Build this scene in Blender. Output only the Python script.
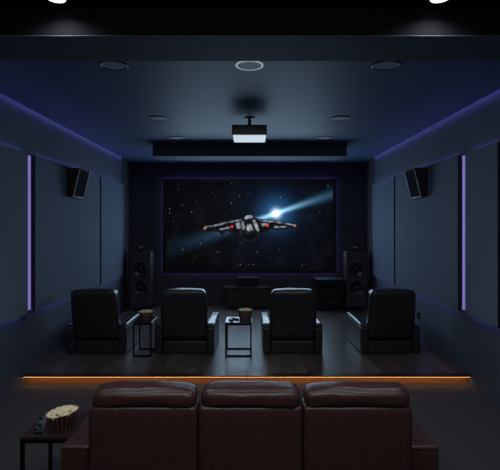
import bpy, bmesh, math, random
from mathutils import Vector, Matrix, noise
for o in list(bpy.data.objects): bpy.data.objects.remove(o)
random.seed(7)
PI = math.pi
SC = bpy.context.scene
COL = SC.collection
CX, CZ, F = 0.045, 1.9, 450.0           # camera x, eye height above the wooden platform
def at(px, py, d): return Vector((CX + (px-250)*d/F, d, CZ + (225-py)*d/F))

# ------------------------------------------------------------------ camera
cd = bpy.data.cameras.new('camera'); cam = bpy.data.objects.new('camera', cd); COL.objects.link(cam)
cam.location = (CX, 0, CZ); cam.rotation_euler = (PI/2, 0, 0)
cd.sensor_width = 36; cd.lens = 36*F/500; cd.shift_y = -0.02; cd.clip_start = 0.05
SC.camera = cam
SC.view_settings.view_transform = 'Standard'; SC.view_settings.look = 'None'
SC.view_settings.gamma = 1; SC.view_settings.use_curve_mapping = False
SC.view_settings.exposure = 0.0
w = bpy.data.worlds.new('world'); SC.world = w; w.use_nodes = True
w.node_tree.nodes['Background'].inputs[0].default_value = (0.10, 0.13, 0.2, 1)
w.node_tree.nodes['Background'].inputs[1].default_value = 0.05

def lamp(name, kind, loc, energy, color, rot=(0,0,0), **kw):
    l = bpy.data.lights.new(name, kind); l.energy = energy; l.color = color
    for k, v in kw.items(): setattr(l, k, v)
    o = bpy.data.objects.new(name, l); COL.objects.link(o); o.location = loc; o.rotation_euler = rot
    return o
P_SCREEN, P_FILL, P_SPOT = 46.0, 56.0, 42.0
# light thrown into the room by the glowing screen (lies on the screen surface)
scr_light = lamp('screen_light', 'AREA', (0.03, 10.69, 1.85), P_SCREEN, (0.52, 0.76, 1.0), (-PI/2, 0, 0), shape='RECTANGLE', size=3.6, size_y=1.5)
# added overhead fill without a fixture, brightens the sofa, popcorn and floor
lamp('overhead_fill', 'AREA', (0.0, 1.3, 3.5), P_FILL, (0.90, 0.94, 1.0), (math.radians(26), 0, 0), shape='RECTANGLE', size=3.0, size_y=.8)

# added fill spots just below the first fixture row, for the recliner backs
P_ROW_FILL = 16.0
for lx in (-1.24, .04, 1.33):
    lamp('row_fill', 'SPOT', (lx, 4.24, 3.36), P_ROW_FILL, (0.92, 0.95, 1.0), (math.radians(38), 0, 0), spot_size=2.0, spot_blend=1.0, shadow_soft_size=.10)

# ------------------------------------------------------------------ materials
def lin(c): return tuple(((v/255)/12.92 if v/255 <= 0.04045 else ((v/255+0.055)/1.055)**2.4) for v in c)
def mat(name, col, rough=0.6, metal=0.0, emit=None, es=0.0, coat=0.0, bump=0.0, bscale=60.0, var=0.0, spec=0.5, sheen=0.0):
    m = bpy.data.materials.new(name); m.use_nodes = True; nt = m.node_tree
    b = nt.nodes['Principled BSDF']
    c = (*lin(col), 1)
    b.inputs['Base Color'].default_value = c; b.inputs['Roughness'].default_value = rough
    b.inputs['Metallic'].default_value = metal; b.inputs['Specular IOR Level'].default_value = spec
    b.inputs['Coat Weight'].default_value = coat; b.inputs['Sheen Weight'].default_value = sheen
    tc = nt.nodes.new('ShaderNodeTexCoord')
    n = nt.nodes.new('ShaderNodeTexNoise'); n.inputs['Scale'].default_value = bscale; n.inputs['Detail'].default_value = 4
    nt.links.new(tc.outputs['Object'], n.inputs['Vector'])
    if var > 0:
        r = nt.nodes.new('ShaderNodeValToRGB')
        r.color_ramp.elements[0].position = .3; r.color_ramp.elements[1].position = .7
        r.color_ramp.elements[0].color = (*[v*(1-var) for v in c[:3]], 1); r.color_ramp.elements[1].color = (*[min(1, v*(1+var)) for v in c[:3]], 1)
        nt.links.new(n.outputs['Fac'], r.inputs[0]); nt.links.new(r.outputs[0], b.inputs['Base Color'])
    if bump > 0:
        bu = nt.nodes.new('ShaderNodeBump'); bu.inputs['Strength'].default_value = bump; bu.inputs['Distance'].default_value = 0.01
        nt.links.new(n.outputs['Fac'], bu.inputs['Height']); nt.links.new(bu.outputs[0], b.inputs['Normal'])
    if emit:
        b.inputs['Emission Color'].default_value = (*lin(emit), 1); b.inputs['Emission Strength'].default_value = es
    return m
M = {}
M['wall'] = mat('wall_paint', (84, 94, 110), .75, bump=.05, bscale=90, var=.06)
M['front'] = mat('front_wall_fabric', (78, 80, 88), .9, var=.1, bscale=200, bump=.1)
M['ceil'] = mat('ceiling_paint', (84, 105, 142), .55, var=.03, bscale=4)
M['dark_ceil'] = mat('black_ceiling', (7, 7, 8), .9, spec=.1)
M['beam'] = mat('beam_paint', (78, 82, 96), .75, var=.05)
M['panel'] = mat('panel_fabric', (104, 116, 136), .85, var=.08, bscale=300, bump=.15)
M['blackmatte'] = mat('black_matte', (14, 14, 17), .7, var=.1)
M['black'] = mat('black_satin', (18, 18, 20), .35, var=.1)
M['gloss'] = mat('black_gloss', (10, 10, 12), .12, coat=.5)
M['leather'] = mat('black_leather', (44, 45, 46), .38, bump=.25, bscale=45, var=.12, coat=.1)
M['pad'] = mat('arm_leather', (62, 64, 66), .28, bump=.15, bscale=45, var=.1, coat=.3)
M['brown'] = mat('oxblood_leather', (72, 47, 43), .38, bump=.3, bscale=22, var=.15)
M['metal'] = mat('black_metal', (20, 20, 22), .35, metal=.6)
M['silver'] = mat('silver_trim', (190, 195, 200), .3, metal=.9)
M['cab'] = mat('speaker_cabinet', (62, 58, 60), .45, var=.1)
M['cloth'] = mat('speaker_cloth', (30, 30, 33), .95, var=.1, spec=.1)
M['cone'] = mat('speaker_cone', (26, 26, 30), .3, coat=.4)
M['subcone'] = mat('woofer_cone', (14, 14, 16), .6)
M['rim'] = mat('speaker_rim', (96, 96, 100), .35, metal=.5)
M['tabletop'] = mat('dark_walnut', (52, 39, 37), .35, var=.2, bscale=18)
M['tabletop2'] = mat('smoked_top', (58, 56, 58), .18, var=.1, bscale=20)
M['tub'] = mat('kraft_paper_tub', (160, 138, 128), .7, var=.1)
M['console'] = mat('console_wood', (52, 46, 46), .5, var=.15, bscale=15)
M['popcorn'] = mat('popcorn', (250, 238, 196), .85, var=.08, bscale=40)
M['button'] = mat('grey_button', (175, 178, 180), .5)
M['disc'] = mat('unlit_diffuser', (195, 203, 216), .5)
M['carpet'] = mat('grey_carpet', (70, 70, 71), .95, var=.15, bscale=220, bump=.4)
M['projbody'] = mat('projector_black', (20, 20, 23), .5, var=.05)
def emis(name, col, s):
    return mat(name, (10, 10, 10), .5, emit=col, es=s)
M['violet'] = emis('violet_led', (118, 104, 240), 2.2)
M['violet_cove'] = emis('violet_cove_led', (124, 118, 226), 4.2)
M['violet_panel'] = emis('violet_panel_led', (134, 122, 225), 6.0)
M['violet_bar'] = emis('violet_bar_led', (140, 128, 208), .72)
M['violet_dim'] = emis('violet_screen_led', (136, 122, 215), 2.3)
M['amber'] = emis('amber_led', (255, 188, 120), 6.5)
M['lampglow'] = emis('downlight_glow', (255, 255, 255), 3.0)
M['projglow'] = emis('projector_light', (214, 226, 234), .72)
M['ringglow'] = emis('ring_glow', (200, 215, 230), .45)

def wood(name, c1, c2, rough, plank_w, plank_l, bumpv=.35, rot=0.0):
    m = bpy.data.materials.new(name); m.use_nodes = True; nt = m.node_tree; b = nt.nodes['Principled BSDF']
    tc = nt.nodes.new('ShaderNodeTexCoord'); mp = nt.nodes.new('ShaderNodeMapping'); mp.inputs['Rotation'].default_value = (0, 0, rot)
    br = nt.nodes.new('ShaderNodeTexBrick'); br.inputs['Scale'].default_value = 1
    br.inputs['Brick Width'].default_value = plank_l; br.inputs['Row Height'].default_value = plank_w
    br.inputs['Mortar Size'].default_value = .006; br.inputs['Bias'].default_value = 0
    br.inputs['Color1'].default_value = (*lin(c1), 1); br.inputs['Color2'].default_value = (*lin(c2), 1); br.inputs['Mortar'].default_value = (*[v*.25 for v in lin(c1)], 1)
    nt.links.new(tc.outputs['Object'], mp.inputs[0]); nt.links.new(mp.outputs[0], br.inputs[0])
    mp2 = nt.nodes.new('ShaderNodeMapping'); mp2.inputs['Scale'].default_value = (1.5, 22, 22)
    n = nt.nodes.new('ShaderNodeTexNoise'); n.inputs['Scale'].default_value = 2; n.inputs['Detail'].default_value = 6
    nt.links.new(mp.outputs[0], mp2.inputs[0]); nt.links.new(mp2.outputs[0], n.inputs[0])
    mx = nt.nodes.new('ShaderNodeMix'); mx.data_type = 'RGBA'; mx.blend_type = 'MULTIPLY'; mx.inputs[0].default_value = .7
    nt.links.new(br.outputs[0], mx.inputs[6]); nt.links.new(n.outputs['Color'], mx.inputs[7]); nt.links.new(mx.outputs[2], b.inputs['Base Color'])
    mr = nt.nodes.new('ShaderNodeMapRange'); mr.inputs[3].default_value = rough-.08; mr.inputs[4].default_value = rough+.12
    nt.links.new(n.outputs['Fac'], mr.inputs[0]); nt.links.new(mr.outputs[0], b.inputs['Roughness'])
    bu = nt.nodes.new('ShaderNodeBump'); bu.inputs['Strength'].default_value = bumpv; bu.inputs['Distance'].default_value = .004
    nt.links.new(n.outputs['Fac'], bu.inputs['Height']); nt.links.new(bu.outputs[0], b.inputs['Normal'])
    return m
M['floor'] = wood('dark_oak_planks', (128, 112, 104), (92, 80, 74), .36, .16, 1.5, rot=PI/2)
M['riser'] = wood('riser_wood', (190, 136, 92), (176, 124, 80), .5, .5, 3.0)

def stripe_mat():
    m = bpy.data.materials.new('red_white_stripes'); m.use_nodes = True; nt = m.node_tree; b = nt.nodes['Principled BSDF']
    tc = nt.nodes.new('ShaderNodeTexCoord'); sp = nt.nodes.new('ShaderNodeSeparateXYZ'); nt.links.new(tc.outputs['Object'], sp.inputs[0])
    def mth(op, a, b_=None):
        n = nt.nodes.new('ShaderNodeMath'); n.operation = op
        for i, v in enumerate((a, b_)):
            if v is None: continue
            if isinstance(v, (int, float)): n.inputs[i].default_value = v
            else: nt.links.new(v, n.inputs[i])
        return n.outputs[0]
    a = mth('ARCTAN2', sp.outputs[1], sp.outputs[0]); s = mth('SINE', mth('MULTIPLY', a, 20)); g = mth('GREATER_THAN', s, 0.15)
    mx = nt.nodes.new('ShaderNodeMix'); mx.data_type = 'RGBA'; nt.links.new(g, mx.inputs[0])
    mx.inputs[6].default_value = (*lin((150, 62, 56)), 1); mx.inputs[7].default_value = (*lin((226, 200, 184)), 1)
    nt.links.new(mx.outputs[2], b.inputs['Base Color']); b.inputs['Roughness'].default_value = .6
    return m
M['stripes'] = stripe_mat()

def screen_mat():
    m = bpy.data.materials.new('space_film_picture'); m.use_nodes = True; nt = m.node_tree; b = nt.nodes['Principled BSDF']
    b.inputs['Base Color'].default_value = (.004, .004, .005, 1); b.inputs['Roughness'].default_value = .5
    tc = nt.nodes.new('ShaderNodeTexCoord'); sp = nt.nodes.new('ShaderNodeSeparateXYZ'); nt.links.new(tc.outputs['Object'], sp.inputs[0])
    def mth(op, a, b_=None, c=None):
        n = nt.nodes.new('ShaderNodeMath'); n.operation = op
        for i, v in enumerate((a, b_, c)):
            if v is None: continue
            if isinstance(v, (int, float)): n.inputs[i].default_value = v
            else: nt.links.new(v, n.inputs[i])
        return n.outputs[0]
    X, Z = sp.outputs[0], sp.outputs[2]
    fx, fz = .631, .30
    ang = math.atan(.34); ca, sa = math.cos(ang), math.sin(ang)
    dx = mth('SUBTRACT', X, fx); dz = mth('SUBTRACT', Z, fz)
    t = mth('ADD', mth('MULTIPLY', dx, ca), mth('MULTIPLY', dz, sa))
    p = mth('SUBTRACT', mth('MULTIPLY', dz, ca), mth('MULTIPLY', dx, sa))
    r2 = mth('ADD', mth('MULTIPLY', dx, dx), mth('MULTIPLY', dz, dz))
    at_ = mth('ABSOLUTE', t)
    def gauss(v2, s): return mth('EXPONENT', mth('MULTIPLY', v2, -1/(s*s)))
    core = gauss(r2, .10); halo = gauss(r2, .34); wide = gauss(r2, .95)
    sig = mth('ADD', mth('MULTIPLY', at_, .06), .028)
    q = mth('DIVIDE', p, sig)
    beam = mth('MULTIPLY', mth('EXPONENT', mth('MULTIPLY', mth('MULTIPLY', q, q), -1)), mth('EXPONENT', mth('MULTIPLY', at_, -1.5)))
    q2 = mth('MULTIPLY', p, 1/.05)
    ray = mth('MULTIPLY', mth('EXPONENT', mth('MULTIPLY', mth('MULTIPLY', q2, q2), -1)), mth('EXPONENT', mth('MULTIPLY', at_, -3.2)))
    n = nt.nodes.new('ShaderNodeTexNoise'); n.inputs['Scale'].default_value = 2.2; n.inputs['Detail'].default_value = 5
    nt.links.new(tc.outputs['Object'], n.inputs['Vector'])
    neb = mth('MULTIPLY', mth('MAXIMUM', mth('SUBTRACT', n.outputs['Fac'], .5), 0), .02)
    v = nt.nodes.new('ShaderNodeTexVoronoi'); v.inputs['Scale'].default_value = 9.5
    nt.links.new(tc.outputs['Object'], v.inputs['Vector'])
    sep = nt.nodes.new('ShaderNodeSeparateColor'); nt.links.new(v.outputs['Color'], sep.inputs[0])
    star = mth('MULTIPLY', mth('LESS_THAN', v.outputs['Distance'], .085), mth('MULTIPLY', mth('POWER', sep.outputs[0], 3.0), .45))
    def comp(lst):
        o = None
        for val, k in lst:
            x = mth('MULTIPLY', val, k); o = x if o is None else mth('ADD', o, x)
        return o
    R = comp([(ray, .5), (core, 1.0), (halo, .02), (wide, .001), (beam, .11), (neb, .6), (star, .9)])
    G = comp([(ray, .9), (core, 1.3), (halo, .10), (wide, .004), (beam, .36), (neb, .8), (star, .95)])
    B = comp([(ray, 1.1), (core, 1.5), (halo, .26), (wide, .014), (beam, .66), (neb, 1.1), (star, 1.0)])
    cc = nt.nodes.new('ShaderNodeCombineColor')
    for i, s in enumerate((R, G, B)): nt.links.new(s, cc.inputs[i])
    nt.links.new(cc.outputs[0], b.inputs['Emission Color']); b.inputs['Emission Strength'].default_value = 1.0
    return m
M['picture'] = screen_mat()

# ------------------------------------------------------------------ geometry helpers
def link(name, bm, m, parent=None, smooth=False, loc=None):
    me = bpy.data.meshes.new(name)
    bmesh.ops.recalc_face_normals(bm, faces=bm.faces)
    bm.to_mesh(me); bm.free()
    if smooth:
        for p in me.polygons: p.use_smooth = True
    o = bpy.data.objects.new(name, me); COL.objects.link(o); me.materials.append(M[m] if isinstance(m, str) else m)
    if parent: o.parent = parent
    if loc: o.location = loc
    return o
def tag(o, label=None, cat=None, group=None, kind=None):
    for k, v in (('label', label), ('category', cat), ('group', group), ('kind', kind)):
        if v: o[k] = v
    return o
def thing(name, label, cat, loc=(0, 0, 0), rz=0, group=None):
    o = bpy.data.objects.new(name, None); COL.objects.link(o); o.location = loc; o.rotation_euler = (0, 0, rz); o.empty_display_size = .1
    return tag(o, label, cat, group)
def copy_tree(o, parent=None):
    c = o.copy(); COL.objects.link(c)
    if parent: c.parent = parent
    for ch in list(o.children): copy_tree(ch, c)
    return c
def box(bm, x0, x1, y0, y1, z0, z1, bev=0.0, seg=2):
    r = bmesh.ops.create_cube(bm, size=1)
    vs = r['verts']
    for v in vs:
        v.co = Vector((x0 if v.co.x < 0 else x1, y0 if v.co.y < 0 else y1, z0 if v.co.z < 0 else z1))
    if bev > 0:
        es = list({e for v in vs for e in v.link_edges})
        bmesh.ops.bevel(bm, geom=es, offset=bev, segments=seg, affect='EDGES', profile=.5)
def bx(*a, **k):
    bm = bmesh.new(); box(bm, *a, **k); return bm
def cyl(bm, c, r, h, axis='z', seg=32, r2=None):
    mt = Matrix.Translation(c)
    if axis == 'y': mt = mt @ Matrix.Rotation(PI/2, 4, 'X')
    if axis == 'x': mt = mt @ Matrix.Rotation(PI/2, 4, 'Y')
    bmesh.ops.create_cone(bm, cap_ends=True, segments=seg, radius1=r, radius2=r if r2 is None else r2, depth=h, matrix=mt)
def lathe(bm, prof, c=(0, 0, 0), axis='z', seg=40):
    rings = []
    for r, h in prof:
        ring = []
        for i in range(seg):
            a = 2*PI*i/seg
            if axis == 'z': p = (r*math.cos(a), r*math.sin(a), h)
            else: p = (r*math.cos(a), h, r*math.sin(a))
            ring.append(bm.verts.new(Vector(p)+Vector(c)))
        rings.append(ring)
    for a, b in zip(rings, rings[1:]):
        for i in range(seg):
            bm.faces.new((a[i], a[(i+1) % seg], b[(i+1) % seg], b[i]))
    for ring in (rings[0], rings[-1]):
        try: bm.faces.new(ring)
        except ValueError: pass
def soft(sx, sy, sz, r=.04, puff=(0, 0, 0), n=14, wr=0.0, fn=None, seed=0):
    """rounded box centred on origin with soft crowned faces"""
    bm = bmesh.new(); bmesh.ops.create_cube(bm, size=2)
    bmesh.ops.subdivide_edges(bm, edges=bm.edges[:], cuts=n, use_grid_fill=True)
    h = Vector((sx/2, sy/2, sz/2))
    for v in bm.verts:
        u = v.co.copy()
        # concentrate the cuts near the edges
        uu = Vector([math.copysign(1-(1-abs(c))**1.5, c) for c in u])
        p = Vector((uu.x*h.x, uu.y*h.y, uu.z*h.z))
        inner = Vector([max(-(hh-r), min(hh-r, c)) for c, hh in zip(p, h)])
        dlt = p-inner
        if dlt.length > 1e-9: p = inner + dlt.normalized()*r
        for i in range(3):
            j, k = (i+1) % 3, (i+2) % 3
            if puff[i]:
                fall = max(0, 1-uu[j]**2)*max(0, 1-uu[k]**2)
                p[i] += math.copysign(puff[i], u[i])*fall*(abs(uu[i])**2)
        if wr:
            nn = noise.noise(Vector((p.x*5+seed, p.y*5, p.z*9)))+.5*noise.noise(Vector((p.x*13+seed, p.y*11, p.z*21)))
            nv = Vector((p.x/h.x**2, p.y/h.y**2, p.z/h.z**2)).normalized()
            p += nv*nn*wr
        v.co = fn(p) if fn else p
    return bm
def shift(bm, v):
    bmesh.ops.translate(bm, verts=bm.verts, vec=v); return bm
def poly_prism(bm, pts_a, pts_b):
    a = [bm.verts.new(p) for p in pts_a]; b = [bm.verts.new(p) for p in pts_b]
    bm.faces.new(a); bm.faces.new(b[::-1])
    for i in range(len(a)):
        j = (i+1) % len(a); bm.faces.new((a[i], b[i], b[j], a[j]))
def strut(bm, a, b, t):
    a, b = Vector(a), Vector(b); d = (b-a); L = d.length; q = d.to_track_quat('Z', 'Y').to_matrix().to_4x4()
    r = bmesh.ops.create_cube(bm, size=1)
    for v in r['verts']: v.co = Vector((v.co.x*t, v.co.y*t, v.co.z*L))
    bmesh.ops.transform(bm, matrix=Matrix.Translation((a+b)/2) @ q, verts=r['verts'])
def struct(name, bm, m, kindonly=True):
    return tag(link(name, bm, m), kind='structure')

# ------------------------------------------------------------------ the room
W = 2.83; LOW = -.13; DF = 10.82; EDGE = 5.77; CE = 3.39; HC = 3.56; BZ = 3.35
TOP = 3.75; YB = -1.6
struct('floor', bx(-W, W, EDGE, DF, LOW-.05, 0), 'floor')
struct('floor.001', bx(-W, W, YB, EDGE, LOW-.05, LOW), 'carpet')
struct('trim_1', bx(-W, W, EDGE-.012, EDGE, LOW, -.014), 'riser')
bm = bmesh.new(); box(bm, -W, W, EDGE-.095, EDGE, -.0138, -.0002); box(bm, -W, W, EDGE-.095, EDGE-.0915, -.019, -.0138); struct('trim_7', bm, 'tabletop')
struct('wall_left', bx(-W-.12, -W, YB, 10.1, LOW-.05, TOP), 'wall')
struct('wall_right', bx(W, W+.12, YB, 10.1, LOW-.05, TOP), 'wall')
struct('trim_2', bx(-W-.12, -W+.015, 10.1, DF, 0, TOP), 'front')
struct('trim_3', bx(W-.015, W+.12, 10.1, DF, 0, TOP), 'front')
struct('wall_front', bx(-W-.12, W+.12, DF, DF+.12, LOW-.05, TOP), 'front')
struct('wall_back', bx(-W-.12, W+.12, YB-.12, YB, LOW-.05, TOP), 'wall')
struct('ceiling', bx(-W+.055, W-.055, 3.98, DF, CE, CE+.10), 'ceil')
struct('ceiling.001', bx(-W-.12, W+.12, 3.98, DF, TOP-.02, TOP+.08), 'dark_ceil')
struct('ceiling.002', bx(-W, W, YB, 3.45, HC, HC+.1), 'dark_ceil')
bm = bmesh.new(); box(bm, -W, W, 3.45, 3.98, BZ, BZ+.002); struct('trim_4', bm, 'beam')
struct('trim_5', bx(-W, W, 3.45, 3.98, BZ+.0022, TOP), 'dark_ceil')
# dropped box in front of the screen wall
x0, x1 = at(152.5, 0, 8.2).x, at(347, 0, 8.2).x
struct('trim_6', bx(x0, x1, 8.2, 8.72, CE-.235, CE, bev=.004), 'beam')

# ---- light strips
for s, side in ((-1, 'left'), (1, 'right')):
    tag(link('led_strip', bx(min(s*(W-.054), s*(W-.040)), max(s*(W-.054), s*(W-.040)), 4.0, 10.08, CE+.012, CE+.03), 'violet_cove'),
        'violet cove light strip running along the top of the %s wall under the ceiling' % side, 'light strip', 'ceiling cove light strips')
tag(link('led_strip', bx(-W+.012, W-.012, EDGE-.090, EDGE-.074, -.022, -.0142), 'amber'),
    'amber light strip along the wooden platform edge behind the brown sofa', 'light strip')

# ---- acoustic wall panels
def panel(s, d0, d1, label, back=True):
    z0, z1 = .77, 2.815; t = .06
    root = thing('acoustic_panel', label, 'wall panel', (s*W, (d0+d1)/2, z0), group='grey fabric wall panels')
    L = (d1-d0)/2
    k = -s
    def X(u, v): return (min(k*u, k*v), max(k*u, k*v))
    link('core', bx(*X(.0, .05), -L+.05, L-.05, .05, z1-z0-.05), 'blackmatte', root)
    link('edge_frame', bx(*X(.026, t-.0045), -L, L, 0, z1-z0), 'blackmatte', root)
    link('fabric_face', bx(*X(t-.004, t+.006), -L+.004, L-.002, .003, z1-z0-.003, bev=.003), 'panel', root)
    for za in (z1-z0-.022, .002):
        link('backlight', bx(*X(.004, .022), -L+.10, L-.04, za, za+.02), 'violet_panel', root)
    return root
for s, side in ((-1, 'left'), (1, 'right')):
    panel(s, 5.90, 8.42, 'large grey fabric acoustic panel on the %s wall carrying a surround speaker' % side)
    panel(s, 8.50, 9.98, 'grey acoustic panel on the %s wall furthest back beside the tower speaker' % side)
    panel(s, 4.60 if s < 0 else 4.95, 5.68, 'nearest grey acoustic panel on the %s wall at the picture edge' % side)
    a, b = (5.82, 5.862)
    g = (-W+.001, -W+.02) if s < 0 else (W-.02, W-.001)
    tag(link('led_bar', bx(g[0], g[1], a, b, .80, 2.80, bev=.003), 'violet_bar'),
        'glowing violet vertical light bar between wall panels on the %s wall' % side, 'light bar', 'vertical violet light bars')

# ---- ceiling fixtures
def ring_fixture(x, y, z, label, glow=False, r=.13):
    root = thing('ceiling_downlight', label, 'ceiling light', (x, y, z), group='round recessed ceiling fixtures')
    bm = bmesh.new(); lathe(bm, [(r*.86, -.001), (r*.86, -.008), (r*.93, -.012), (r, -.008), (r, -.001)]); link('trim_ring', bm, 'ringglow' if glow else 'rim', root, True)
    bm = bmesh.new(); cyl(bm, (0, 0, -.004), r*.855, .005); link('diffuser', bm, 'disc', root)
    return root
HR = CE-CZ
def ceilpt(px, py):
    d = F*HR/(225-py); return CX+(px-250)*d/F, d
for px, py, lab, g in ((114, 65, 'large round unlit ceiling fixture left of the projector nearest the beam', False),
                       (249.5, 65, 'round ceiling fixture with bright rim above the projector, nearest the beam', True),
                       (386, 65, 'large round unlit ceiling fixture right of the projector nearest the beam', False),
                       (158.5, 118, 'round unlit ceiling fixture left of the projector in the middle row', False),
                       (340, 118, 'round unlit ceiling fixture right of the projector in the middle row', False),
                       (176.5, 137.5, 'small round ceiling fixture left of the projector near the dropped box', False),
                       (324, 137.5, 'small round ceiling fixture right of the projector near the dropped box', False)):
    x, y = ceilpt(px, py); ring_fixture(x, y, CE, lab, g)
for px, side in ((56, 'left'), (440, 'right')):
    d = F*(HC-CZ)/227.5; x = CX+(px-250)*d/F
    root = thing('spot_downlight', 'bright white downlight in the black ceiling at the top %s of the picture' % side, 'ceiling light', (x, d, HC), group='lit downlights at the back of the room')
    bm = bmesh.new(); lathe(bm, [(.068, 0), (.068, -.006), (.078, -.008), (.084, -.001)]); link('trim_ring', bm, 'black', root, True)
    bm = bmesh.new(); cyl(bm, (0, 0, -.004), .067, .006); link('lamp_glass', bm, 'lampglow', root)
    lamp('spot_lamp', 'SPOT', (x, d, HC-.02), P_SPOT, (.82, .85, 1.0), (0, 0, 0), spot_size=2.6, spot_blend=.9, shadow_soft_size=.03)

# ---- projector
root = thing('projector', 'black ceiling projector with glowing white underside hanging from the ceiling', 'projector', (at(249.5, 0, 6.0).x, 6.0, CE))
bm = bmesh.new(); cyl(bm, (0, .25, -.006), .075, .012); link('ceiling_plate', bm, 'metal', root, True)
bm = bmesh.new(); cyl(bm, (0, .25, -.07), .022, .12); cyl(bm, (0, .25, -.128), .05, .02); link('pole', bm, 'metal', root, True)
bm = bmesh.new(); box(bm, -.06, .06, .2, .3, -.15, -.135, bev=.004); link('bracket', bm, 'silver', root)
link('body', bx(-.235, .235, 0, .54, -.285, -.15, bev=.014, seg=3), 'projbody', root, True)
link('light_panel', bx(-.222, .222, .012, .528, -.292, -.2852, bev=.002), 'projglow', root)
bm = bmesh.new(); cyl(bm, (-.08, .545, -.22), .05, .03, 'y'); link('lens', bm, 'gloss', root, True)
bm = bmesh.new()
for i in range(6): box(bm, .06+i*.024, .07+i*.024, -.002, .003, -.25, -.19)
link('vent', bm, 'blackmatte', root)

# ------------------------------------------------------------------ screen wall
SD = 10.72
c = at(249.5, 226, SD); s = SD/F
root = thing('projection_screen', 'wide black framed cinema screen showing a spaceship in space', 'screen', (c.x, SD, c.z))
hw, hh = 173*s/2, 94*s/2
link('picture', bx(-hw+.06, hw-.06, -.004, .01, -hh+.06, hh-.06), 'picture', root)
bm = bmesh.new(); fb = .075
for a in ((-hw, hw, -.02, .04, hh-fb, hh), (-hw, hw, -.02, .04, -hh, -hh+fb), (-hw, -hw+fb, -.02, .04, -hh+fb, hh-fb), (hw-fb, hw, -.02, .04, -hh+fb, hh-fb)): box(bm, *a)
link('frame', bm, 'black', root)
for a in ((-hw+.01, hw-.01, .05, .07, hh-.03, hh-.01), (-hw+.01, hw-.01, .05, .07, -hh+.01, -hh+.03), (-hw+.01, -hw+.03, .05, .07, -hh+.03, hh-.03), (hw-.03, hw-.01, .05, .07, -hh+.03, hh-.03)):
    link('backlight', bx(*a), 'violet_dim', root)
# the ship in the picture (flat, part of the image)
def S(cx, cy): # crop coordinates of the ship study -> screen metres
    px, py = 190+cx/4.167, 190+cy/4.167
    return ((px-249.5)*s, (226-py)*s)
def flat(name, polys, col, st, dy):
    bm = bmesh.new()
    for poly in polys:
        pts = [S(*q) for q in poly]
        poly_prism(bm, [Vector((x, dy, z)) for x, z in pts], [Vector((x, dy-.0006, z)) for x, z in pts])
    return bm
pic = bpy.data.objects[[o.name for o in root.children if o.name.startswith('picture')][0]]
layers = []
def film(name, col, st):
    m = emis(name, col, st); nt = m.node_tree; b = nt.nodes['Principled BSDF']
    tc = nt.nodes.new('ShaderNodeTexCoord'); n = nt.nodes.new('ShaderNodeTexNoise'); n.inputs['Scale'].default_value = 9; n.inputs['Detail'].default_value = 5
    nt.links.new(tc.outputs['Object'], n.inputs['Vector'])
    mr = nt.nodes.new('ShaderNodeMapRange'); mr.inputs[1].default_value = .38; mr.inputs[2].default_value = .62; mr.inputs[3].default_value = .12*st; mr.inputs[4].default_value = 1.15*st
    nt.links.new(n.outputs['Fac'], mr.inputs[0])
    if 'light' not in name and 'flare' not in name: nt.links.new(mr.outputs[0], b.inputs['Emission Strength'])
    return m
def ship(name, polys, col, st, lay):
    layers.append((flat(name, polys, col, st, -.0045-lay*.0008), film('film_'+name, tuple(c_*.72 if st == 1 and name not in ('ship_red_light',) else c_ for c_ in col), st)))
def ell(cx, cy, rx, ry, n=14, rot=0):
    return [(cx+rx*math.cos(2*PI*i/n)*math.cos(rot)-ry*math.sin(2*PI*i/n)*math.sin(rot), cy+rx*math.cos(2*PI*i/n)*math.sin(rot)+ry*math.sin(2*PI*i/n)*math.cos(rot)) for i in range(n)]
LW = [(56, 150), (100, 142), (150, 130), (215, 118), (228, 180), (205, 190), (178, 178), (152, 172), (134, 190), (118, 174), (80, 172), (58, 170)]
RW = [(268, 116), (320, 124), (362, 128), (432, 142), (444, 152), (400, 162), (362, 170), (338, 164), (318, 176), (288, 184)]
ship('ship_wing', [LW, RW], (26, 30, 40), 1, 1)
ship('ship_wing_plating', [[(60, 152), (100, 145), (150, 133), (212, 121), (214, 127), (160, 140), (100, 152), (62, 157)], [(272, 118), (320, 126), (362, 130), (432, 143), (430, 148), (360, 138), (300, 132)],
     [(120, 162), (165, 152), (168, 158), (124, 168)], [(190, 140), (208, 134), (210, 165), (196, 160)], [(296, 138), (330, 140), (326, 146), (300, 152)], [(350, 150), (404, 150), (398, 156), (354, 158)]], (190, 200, 215), 1, 2)
ship('ship_wing_shadow', [[(140, 142), (186, 134), (188, 142), (142, 150)], [(336, 134), (360, 136), (358, 142), (338, 142)], [(92, 160), (116, 157), (114, 164), (94, 166)], [(176, 162), (200, 172), (204, 184), (184, 174)], [(296, 156), (320, 156), (308, 172), (292, 174)]], (8, 9, 13), 1, 3)
ship('ship_hull', [[(214, 128), (224, 110), (240, 100), (258, 102), (274, 120), (286, 150), (292, 172), (286, 196), (266, 212), (240, 214), (218, 200), (208, 176), (210, 148)]], (44, 48, 60), 1, 4)
ship('ship_hull_plating', [[(226, 116), (236, 106), (256, 106), (262, 114), (252, 120), (232, 122)], [(262, 124), (272, 126), (286, 158), (288, 176), (276, 168), (268, 148)], [(214, 134), (224, 130), (230, 158), (220, 168), (211, 160)], [(236, 142), (256, 142), (262, 166), (248, 174), (236, 166)]], (225, 232, 242), 1, 5)
ship('ship_canopy', [[(230, 124), (254, 122), (262, 130), (256, 140), (236, 140), (228, 132)]], (14, 20, 34), 1, 6)
ship('ship_nose', [[(216, 176), (232, 182), (250, 180), (268, 178), (282, 180), (280, 196), (264, 208), (242, 210), (222, 198)]], (10, 11, 15), 1, 6)
ship('ship_red_light', [ell(175, 152, 6, 5), ell(322, 148, 6, 5)], (255, 40, 30), 1, 7)
ship('ship_tip_light', [ell(62, 160, 6, 5), ell(436, 148, 6, 5)], (240, 160, 120), 1, 7)
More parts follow.
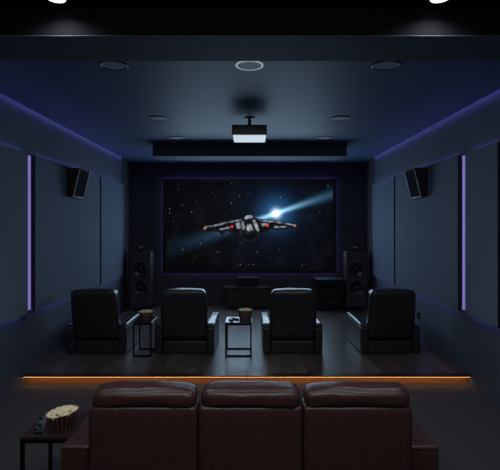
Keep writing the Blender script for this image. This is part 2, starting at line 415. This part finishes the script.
ship('ship_flare', [ell(358, 103, 17, 8, 16, -.2)], (235, 250, 255), 1.2, 0)

big = bmesh.new(); big.from_mesh(pic.data)
for bmx, mx in layers:
    pic.data.materials.append(mx); k0 = len(pic.data.materials)-1
    vm = {v: big.verts.new(v.co) for v in bmx.verts}
    for f_ in bmx.faces:
        nf = big.faces.new([vm[v] for v in f_.verts]); nf.material_index = k0
    bmx.free()
big.to_mesh(pic.data); big.free()
# ------------------------------------------------------------------ media furniture
d = 10.2; a = at(224, 287, d); b = at(271, 287, d)
zt = a.z
root = thing('media_console', 'low dark media console centred under the cinema screen', 'console', ((a.x+b.x)/2, d, 0))
hw2 = (b.x-a.x)/2
link('top', bx(-hw2, hw2, 0, .48, zt-.035, zt, bev=.005), 'tabletop2', root)
link('body', bx(-hw2+.04, hw2-.04, .03, .46, .04, zt-.0355), 'console', root)
for i, xx in enumerate((-hw2/2+.02, hw2/2-.02)):
    dr = link('door', bx(xx-hw2/2+.065, xx+hw2/2-.065, .012, .0295, .08, zt-.08, bev=.004), 'console', root)
    bm = bmesh.new(); cyl(bm, (xx+(.06 if i == 0 else -.06), .004, zt-.2), .012, .016, 'y'); link('knob', bm, 'silver', dr, True)
bm = bmesh.new(); box(bm, -hw2+.06, hw2-.06, .06, .44, 0, .0395); link('plinth', bm, 'blackmatte', root)
root2 = thing('media_player', 'small black box standing on the media console', 'media player', (at(247.5, 0, d).x, d+.12, zt))
link('body', bx(-.24, .24, 0, .25, .008, .19, bev=.008), 'black', root2)
link('top_plate', bx(-.235, .235, .005, .245, .191, .199, bev=.002), 'rim', root2)
for xx in (-.2, .2):
    for yy in (.03, .22):
        bm = bmesh.new(); cyl(bm, (xx, yy, .004), .012, .008, seg=12); link('foot', bm, 'blackmatte', root2)
a = at(315, 280, 10.0); b = at(346, 280, 10.0)
root = thing('subwoofer', 'low black subwoofer cabinet left of the right tower speaker', 'subwoofer', ((a.x+b.x)/2, 10.0, 0))
h2 = (b.x-a.x)/2-.04
link('cabinet', bx(-h2, h2, 0, .6, .02, a.z, bev=.01), 'black', root)
link('top_plate', bx(-h2+.01, h2-.01, .01, .59, a.z+.0005, a.z+.012, bev=.003), 'rim', root)
bm = bmesh.new(); lathe(bm, [(.20, -.001), (.20, -.014), (.18, -.018), (.165, -.006), (.06, .0), (.05, -.010), (.001, -.016)], (0, 0, .33), 'y'); link('driver', bm, 'subcone', root, True)
for xx in (-.22, .22):
    for yy in (.06, .52):
        bm = bmesh.new(); cyl(bm, (xx, yy, .01), .025, .02, seg=16); link('foot', bm, 'blackmatte', root)

def tower(px, side, rz):
    d = 10.1
    x = at(px, 0, d).x
    root = thing('tower_speaker', 'tall black tower speaker with two round drivers on the %s of the screen' % side, 'speaker', (x, d, 0), rz, 'tower speakers beside the screen')
    sc = d/F
    zt = at(0, 252, d).z
    link('cabinet', bx(-.235, .235, 0, .42, .05, zt, bev=.02, seg=3), 'cab', root)
    link('plinth', bx(-.25, .25, -.01, .43, 0, .0495, bev=.008), 'gloss', root)
    for py in (269.5, 288):
        z = at(0, py, d).z
        bm = bmesh.new(); lathe(bm, [(.19, -.0005), (.19, -.014), (.178, -.018), (.166, -.012), (.166, -.0005)], (0, 0, z), 'y'); dr = link('driver', bm, 'rim', root, True)
        bm = bmesh.new(); lathe(bm, [(.165, -.001), (.165, -.012), (.15, -.016), (.13, -.006), (.055, -.0015)], (0, 0, z), 'y'); link('cone', bm, 'cone', dr, True)
        bm = bmesh.new(); lathe(bm, [(.06, -.002), (.055, -.014), (.035, -.028), (.001, -.034)], (0, 0, z), 'y'); link('dust_cap', bm, 'gloss', dr, True)
    bm = bmesh.new(); cyl(bm, (0, .12, zt+.012), .03, .024, seg=20); box(bm, -.05, .05, .06, .2, zt, zt+.01, bev=.003); link('tweeter_mount', bm, 'metal', root)
    bm = bmesh.new(); lathe(bm, [(.001, .26), (.03, .22), (.06, .12), (.072, .05), (.072, .035), (.06, .03), (.03, .034), (.001, .028)], (0, 0, zt+.095), 'y'); tw = link('tweeter', bm, 'gloss', root, True)
    bm = bmesh.new(); lathe(bm, [(.034, .032), (.03, .018), (.001, .008)], (0, 0, zt+.095), 'y'); link('tweeter_dome', bm, 'silver', tw, True)
tower(140.3, 'left', .05); tower(356.5, 'right', -.05)

# ---- surround speakers on the side panels
for s_, side in ((-1, 'left'), (1, 'right')):
    y0, y1 = 6.88, 7.30; zt, zb = CZ+.872, CZ+.435
    xf = W-.0655
    root = thing('surround_speaker', 'black wedge surround speaker with silver edge on the %s wall panel' % side, 'speaker', (s_*xf, y0, zb), group='wall mounted surround speakers')
    H = zt-zb
    k = -s_
    quad = [(.0002, 0), (.105, 0), (.21, H), (.0002, H)]
    bm = bmesh.new(); poly_prism(bm, [Vector((k*x, 0, z)) for x, z in quad], [Vector((k*x, y1-y0, z)) for x, z in quad])
    link('cabinet', bm, 'blackmatte', root)
    g = [(.108, .018), (.113, .018), (.209, H-.018), (.204, H-.018)]
    bm = bmesh.new(); poly_prism(bm, [Vector((k*x, .02, z)) for x, z in [(.110, .018), (.116, .018), (.212, H-.018), (.206, H-.018)]], [Vector((k*x, y1-y0-.02, z)) for x, z in [(.110, .018), (.116, .018), (.212, H-.018), (.206, H-.018)]])
    link('grille', bm, 'cloth', root)
    bm = bmesh.new(); t = .007
    A = [Vector((k*.107, 0, 0)), Vector((k*.212, 0, H)), Vector((k*.212, y1-y0, H)), Vector((k*.107, y1-y0, 0))]
    for i in range(4): strut(bm, A[i], A[(i+1) % 4], t)
    link('edge_trim', bm, 'rim', root)
# small black socket on right wall
pt = at(423, 317, 7.2)
bm = bx(W-.018, W-.0005, 7.38, 7.48, .36, .46, bev=.003)
tag(link('wall_socket', bm, 'black'), 'small black wall socket low on the right wall behind the last recliner', 'socket')

# ------------------------------------------------------------------ recliners (front faces the screen, +Y)
def make_recliner():
    root = thing('recliner', '', 'recliner chair')
    hw = .44; aw = .115; ih = hw-aw
    # rear and seat body
    link('base', shift(soft(2*ih-.004, .92, .185, .018, (0, .004, 0)), (0, .49, .0975)), 'leather', root, True)
    def lean(p): return p
    # backrest: tapers a little upwards, leans towards the viewer
    def fb(p):
        k = (p.z+.375)/.75
        p = Vector((p.x*(1.0 + .03*math.sin(k*PI) - .035*k**3), p.y*(1-.25*k), p.z))
        p.y -= .09*k + .09*max(0, k)
        return p
    b = link('backrest', shift(soft(2*ih+.02, .20, .75, .07, (.0, .012, .01), n=18, wr=.004, fn=fb, seed=3), (0, .105, .585)), 'leather', root, True)
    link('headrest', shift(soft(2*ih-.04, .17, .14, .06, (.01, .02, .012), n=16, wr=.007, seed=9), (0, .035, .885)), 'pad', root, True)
    link('seat_cushion', shift(soft(2*ih-.01, .68, .15, .05, (0, .01, .02), n=12, wr=.004, seed=5), (0, .60, .27)), 'leather', root, True)
    link('footrest', shift(soft(2*ih-.02, .07, .22, .03, (0, .01, 0), n=8), (0, .975, .15)), 'leather', root, True)
    for sd in (-1, 1):
        xc = sd*(hw-aw/2)
        a = link('armrest', shift(soft(aw, .96, .392, .02, (.006, .004, 0), n=12, wr=.002, seed=sd), (xc, .49, .200)), 'leather', root, True)
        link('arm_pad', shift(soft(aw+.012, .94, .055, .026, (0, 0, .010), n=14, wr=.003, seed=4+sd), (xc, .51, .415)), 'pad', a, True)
    for xx in (-.36, .36):
        for yy in (.08, .9):
            bm = bmesh.new(); cyl(bm, (xx, yy, .003), .03, .006, seg=16); link('foot', bm, 'blackmatte', root)
    return root
proto = make_recliner()
DR = 6.60
for i, (px, rz, lab) in enumerate(((95.5, -.01, 'black leather recliner nearest the left wall, seen from behind'),
                                   (184.1, -.01, 'black leather recliner between the two small side tables'),
                                   (293, .01, 'black leather recliner right of the middle side table, beside the bare floor gap'),
                                   (391.2, .005, 'black leather recliner nearest the right wall, seen from behind'))):
    o = proto if i == 0 else copy_tree(proto)
    o.location = (at(px, 0, DR).x, DR, 0); o.rotation_euler = (0, 0, rz); o['label'] = lab; o['group'] = 'row of recliners facing the screen'

# ---- side tables
def make_table(w_, d_, h_, t, top, label, group=None, under=True):
    root = thing('side_table', label, 'side table', group=group)
    link('table_top', bx(0, w_, 0, d_, h_-.02, h_, bev=.003), top, root)
    for x in (t/2, w_-t/2):
        for y in (t/2, d_-t/2):
            link('leg', bx(x-t/2, x+t/2, y-t/2, y+t/2, 0, h_-.0205), 'metal', root)
    bm = bmesh.new()
    if under:
        for y in (0, d_-t): box(bm, t, w_-t, y, y+t, 0, t)
        for x in (0, w_-t): box(bm, x, x+t, t, d_-t, 0, t)
        link('lower_rail', bm, 'metal', root); bm = bmesh.new()
    for y in (0, d_-t): box(bm, t, w_-t, y, y+t, h_-.0205-t, h_-.0205)
    for x in (0, w_-t): box(bm, x, x+t, t, d_-t, h_-.0205-t, h_-.0205)
    link('apron', bm, 'metal', root)
    return root
TH = .492; DT = 6.50
t1 = make_table(.385, .40, TH, .022, 'tabletop2', 'small black metal side table in the gap between the two middle recliners', 'black metal side tables')
t1.location = (at(225, 0, DT).x, DT, 0)
t2 = make_table(.268, .38, .50, .022, 'tabletop2', 'small black metal side table between the two left recliners', 'black metal side tables')
t2.location = (at(132.8, 0, 6.50).x, 6.50, 0)
t3 = make_table(.322, .45, .60, .022, 'tabletop', 'dark wood topped side table left of the brown sofa')
t3.location = (CX-1.551, 3.035, LOW)

# ---- popcorn buckets
def make_bucket(rb, rt, h, slant, label, wallm, k=110, loc=(0, 0, 0)):
    root = thing('popcorn_bucket', label, 'popcorn bucket', loc)
    bm = bmesh.new(); seg = 64
    prof = [(0.001, .002), (rb, .0), (rt, h), (rt+.004, h+.002), (rt-.003, h+.001), (rb*.97, .004)]
    lathe(bm, prof, seg=seg)
    for v in bm.verts: v.co.z += slant*v.co.x*(v.co.z/h if v.co.z > 0 else 0)
    link('bucket', bm, wallm, root, True)
    bm = bmesh.new(); rr = random.Random(3)
    for i in range(k):
        a = rr.random()*2*PI; q = math.sqrt(rr.random())*(rt-.010)
        x, y = q*math.cos(a), q*math.sin(a)
        z = h-.010 + .012*(1-(q/rt)**2) + rr.random()*.006 + slant*x
        for j in range(3):
            r = .0065+rr.random()*.005
            mt = Matrix.Translation((x+rr.uniform(-.006, .006), y+rr.uniform(-.006, .006), z+rr.uniform(-.004, .004)))
            bmesh.ops.create_icosphere(bm, subdivisions=1, radius=r, matrix=mt)
    n0 = len(bm.verts); cyl(bm, (0, 0, h-.024), rt-.016, .02, seg=32); bm.verts.ensure_lookup_table()
    for v in bm.verts[n0:]: v.co.z += slant*v.co.x
    p = link('popcorn', bm, 'popcorn', root, True); p['kind'] = 'stuff'
    return root
make_bucket(.080, .108, .108, .12, 'red and white striped popcorn bucket on the dark side table by the sofa', 'stripes', 170,
            (at(62, 0, 3.19).x, 3.19, LOW+.60))
b1 = make_bucket(.085, .112, .15, 0, 'round popcorn tub on the side table between the middle recliners', 'tub', 90, (at(245.3, 0, 6.69).x, 6.69, TH))
b2 = make_bucket(.080, .110, .12, 0, 'wide popcorn tub on the side table between the two left recliners', 'tub', 110, (at(146.2, 0, 6.68).x, 6.68, .50))
def remote(L, w_, t, loc, rz, label, btn=True):
    root = thing('remote_control', label, 'remote', loc, rz)
    link('body', shift(soft(w_, L, t, t*.45, n=8), (0, 0, t/2)), 'black', root, True)
    for i in range(7):
        for j in (-1, 0, 1):
            if (i+j) % 3 == 0 or i in (3, 4):
                bm = bmesh.new(); cyl(bm, (j*w_*.26, -L*.36+i*L*.12, t+.001), w_*.10, .003, seg=10)
                link('button', bm, 'button' if btn else 'rim', root)
    return root
p = at(43.5, 0, 3.22)
remote(.26, .054, .022, (p.x-.01, 3.20, LOW+.60), .28, 'black remote control with pale buttons lying left of the striped popcorn bucket')
q = at(231, 0, 6.62)
remote(.11, .045, .022, (q.x, 6.63, TH), .35, 'left one of two small black remotes beside the popcorn tub', False)
q = at(236, 0, 6.72)
remote(.13, .045, .022, (q.x-.012, 6.70, TH), .95, 'right one of two small black remotes beside the popcorn tub', False)

# ------------------------------------------------------------------ the sofa in the foreground
def make_sofa():
    root = thing('sofa', 'brown leather three-seat sofa seen from behind in the foreground', 'sofa', (CX, 2.80, LOW))
    bw = .659; xs = (-bw, 0.0, bw)
    x_off = (250.5-250)*2.8/F
    H = .893
    link('base', shift(soft(1.97, .92, .26, .03, n=10), (0, .56, .20)), 'brown', root, True)
    for i, x in enumerate(xs):
        x += x_off + (.0125 if i == 2 else -.0125 if i == 0 else 0)*1.2; sw = bw if i == 1 else bw+.03
        bk = link('backrest', shift(soft(sw-.004, .18, H-.10, .028, (0, .006, 0), n=16, wr=.0025, seed=i*7), (x, .095, .10+(H-.10)/2)), 'brown', root, True)
        def fh(p, i=i):
            p.z -= .012*(abs(p.x)/(bw/2))**4
            return p
        link('headrest', shift(soft(sw-.03, .19, .13, .052, (.0, .012, .006), n=20, wr=.009, fn=fh, seed=20+i*5), (x, .10, H+.043)), 'brown', root, True)
        link('seat_cushion', shift(soft(bw-.006, .72, .17, .05, (0, .01, .02), n=12, wr=.005, seed=40+i), (x, .56, .42)), 'brown', root, True)
    for sd in (-1, 1):
        xo = 1.21; xi = 1.022; xc = sd*(xo+xi)/2
        a = link('armrest', shift(soft(xo-xi, 1.0, .555, .025, (.004, .004, 0), n=14, wr=.002, seed=60+sd), (xc, .56, .06+.2775)), 'brown', root, True)
        link('arm_pad', shift(soft(xo-xi+.004, 1.0, .04, .018, (0, 0, .004), n=14, wr=.0015, seed=70+sd), (xc, .56, .602)), 'brown', a, True)
    for xx in (-1.1, 1.1):
        for yy in (.12, .98):
            bm = bmesh.new(); cyl(bm, (xx, yy, .031), .03, .062, seg=16); link('foot', bm, 'blackmatte', root)
make_sofa()
